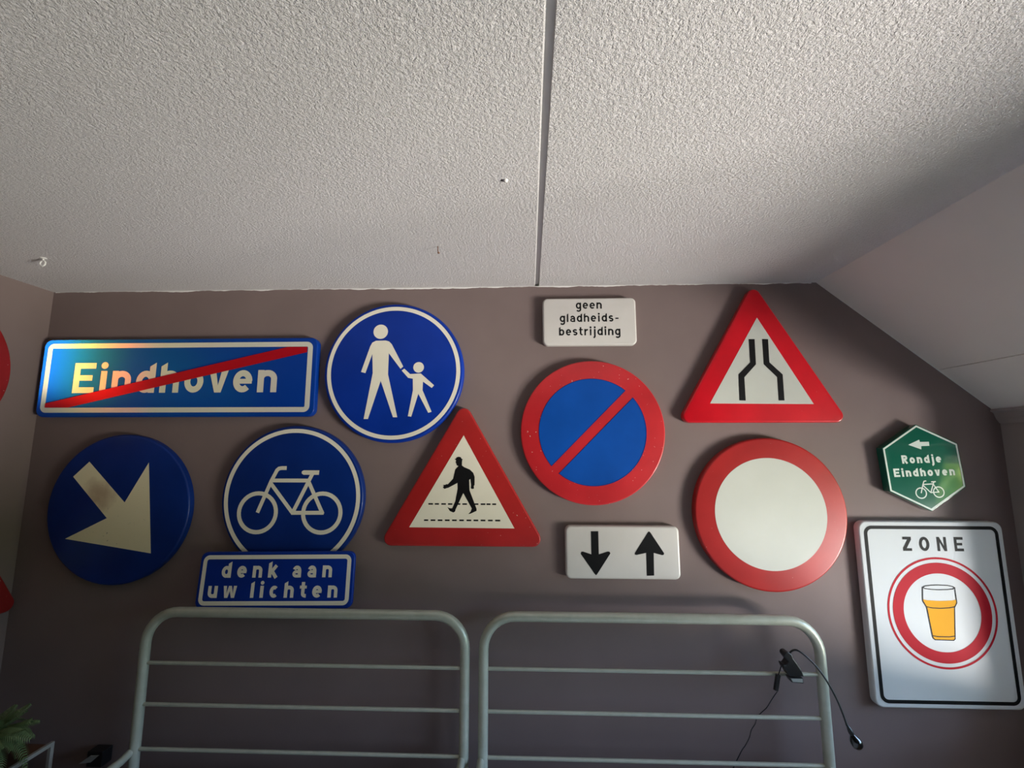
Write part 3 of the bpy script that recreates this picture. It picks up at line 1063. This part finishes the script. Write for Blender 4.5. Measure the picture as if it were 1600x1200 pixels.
tube('cable', catmull([(x / 1000, -0.112 + 0.04 * min(1, k / 4), z / 1000) for k, (x, z) in enumerate(cab2)], 4), 0.0016, PLASTIC, lp, 8)

# ---------------------------------------------------------------- plant stand and fern in the corner
stand = thing('plant_stand', 'pale metal frame stand with brown board in the dark left corner', 'stand', (-1.94, -0.29, 0))
sx, sy, sz = 0.167, 0.185, 0.536
q = 0.0065
for a in (-1, 1):
    for b in (-1, 1):
        boxes('leg', [(a * sx - q, a * sx + q, b * sy - q, b * sy + q, 0, sz)], TUBEL, stand, 0.0015)
for a in (-1, 1):
    boxes('frame_rail', [(a * sx - q, a * sx + q, -sy + q, sy - q, sz - 2 * q, sz)], TUBEL, stand, 0.0015)
    boxes('frame_rail', [(-sx + q, sx - q, a * sy - q, a * sy + q, 0.10, 0.10 + 2 * q)], TUBEL, stand, 0.0015)
boxes('board', [(-sx + q, sx - q, -sy + q, sy - q, sz - 0.020, sz - 0.004)], WOODB, stand, 0.001)

fern = thing('potted_fern', 'feathery green fern in a terracotta pot on the corner stand', 'plant', (-1.915, -0.262, sz - 0.004))
lathe('pot', [(0.038, 0.0), (0.045, 0.02), (0.055, 0.055), (0.060, 0.058), (0.060, 0.070), (0.052, 0.070), (0.050, 0.060), (0.0005, 0.058)], TERRA, fern, 24)


def frond_mesh(L, droop):
    v, f = [], []
    n = 30
    def pt(t):
        return Vector((L * (t - 0.25 * t * t * droop), 0, L * (0.75 * t - droop * 0.85 * t * t)))
    sv, sf = sweep_data([pt(k / 8) for k in range(9)], [0.0012 * (1 - 0.09 * k) for k in range(9)], 5)
    v += sv
    f += sf
    for k in range(3, n):
        t = k / n
        p = pt(t)
        d = (pt(t + 0.02) - pt(t - 0.02)).normalized()
        ll = 0.034 * math.sin(PI * (0.12 + 0.86 * t)) ** 0.8 + 0.004
        for s in (-1, 1):
            side = Vector((0, s, 0))
            tip = p + side * ll + d * ll * 0.45 + Vector((0, 0, -0.006))
            mid = p + side * ll * 0.45 + d * ll * 0.12 + Vector((0, 0, 0.002))
            i = len(v)
            v += [p - d * 0.0015, mid - d * 0.0022, tip, mid + d * 0.0026, p + d * 0.0025]
            f += [(i, i + 1, i + 3, i + 4), (i + 1, i + 2, i + 3)]
    me = bpy.data.meshes.new('frond')
    me.from_pydata([tuple(a) for a in v], [], f)
    me.materials.append(LEAF)
    return me


fms = [frond_mesh(0.21, 0.95), frond_mesh(0.19, 0.55), frond_mesh(0.23, 1.25), frond_mesh(0.17, 0.25)]
for k in range(80):
    o = bpy.data.objects.new('frond', fms[k % 4])
    COL.objects.link(o)
    o.parent = fern
    az = 2.399963 * k
    o.location = (0.018 * math.cos(az), 0.018 * math.sin(az), 0.055)
    sc = random.uniform(0.8, 1.15)
    if math.cos(az) < -0.2:
        sc *= 0.62
    if math.sin(az) > 0.45:
        sc *= 0.85
    o.scale = (sc, sc, sc)
    o.rotation_euler = (random.uniform(-0.25, 0.25), random.uniform(-0.35, 0.15), az)

# small black adaptor on the wall between stand and bed
ad = thing('wall_adaptor', 'small black box with pale grey flap on the wall between fern stand and bed', 'adaptor', (-1.645, 0, 0.415))
boxes('body', [(-0.042, 0.020, -0.046, -0.0005, 0.0, 0.055)], PLASTIC, ad, 0.004)
mesh_obj('flap', [(-0.060, -0.056, 0.018), (-0.022, -0.056, 0.044), (0.008, -0.050, 0.044), (-0.020, -0.050, 0.020), (-0.060, -0.049, 0.018), (-0.022, -0.049, 0.044), (0.008, -0.046, 0.044), (-0.020, -0.046, 0.020)],
         [(0, 3, 2, 1), (4, 5, 6, 7), (0, 1, 5, 4), (1, 2, 6, 5), (2, 3, 7, 6), (3, 0, 4, 7)], PADM, ad)

# ---------------------------------------------------------------- small things on the ceiling
hk = thing('ceiling_hook', 'small white screw eye in the ceiling near the left corner', 'hook', (-1.777, -0.364, ZC))
tube('shank', [(0, 0, 0.004), (0, 0, -0.012)], 0.0028, CAULK, hk, 10)
tube('eye', [(0.010 * math.cos(a), 0, -0.021 + 0.010 * math.sin(a)) for a in [2 * PI * k / 20 for k in range(21)]], 0.0028, CAULK, hk, 10)
lathe('collar', [(0.010, 0.001), (0.010, -0.002), (0.004, -0.004)], CAULK, hk, 18)

nl = thing('bent_nail', 'thin rusty nail sticking out of the ceiling left of the joint', 'nail', (-0.312, -0.407, ZC))
tube('shank', [(0, 0, 0.004), (0.001, -0.002, -0.016), (0.004, -0.004, -0.024)], 0.0016, BRASS, nl, 8)
lathe('head', [(0.0035, -0.0235), (0.0042, -0.0245), (0.0035, -0.0265)], BRASS, nl, 12, Matrix.Translation((0.004, -0.004, 0)))
pg = thing('ceiling_plug', 'tiny white plug with a pinhole in the ceiling beside the joint', 'plug', (-0.057, -0.797, ZC))
lathe('plug', [(0.0065, 0.001), (0.0060, -0.003), (0.0040, -0.006), (0.0015, -0.007)], CAULK, pg, 14)
lathe('pinhole', [(0.0024, 0.0), (0.0024, -0.0012), (0.0008, -0.0014)], PLASTIC, pg, 10, Matrix.Translation((-0.010, 0, 0)))
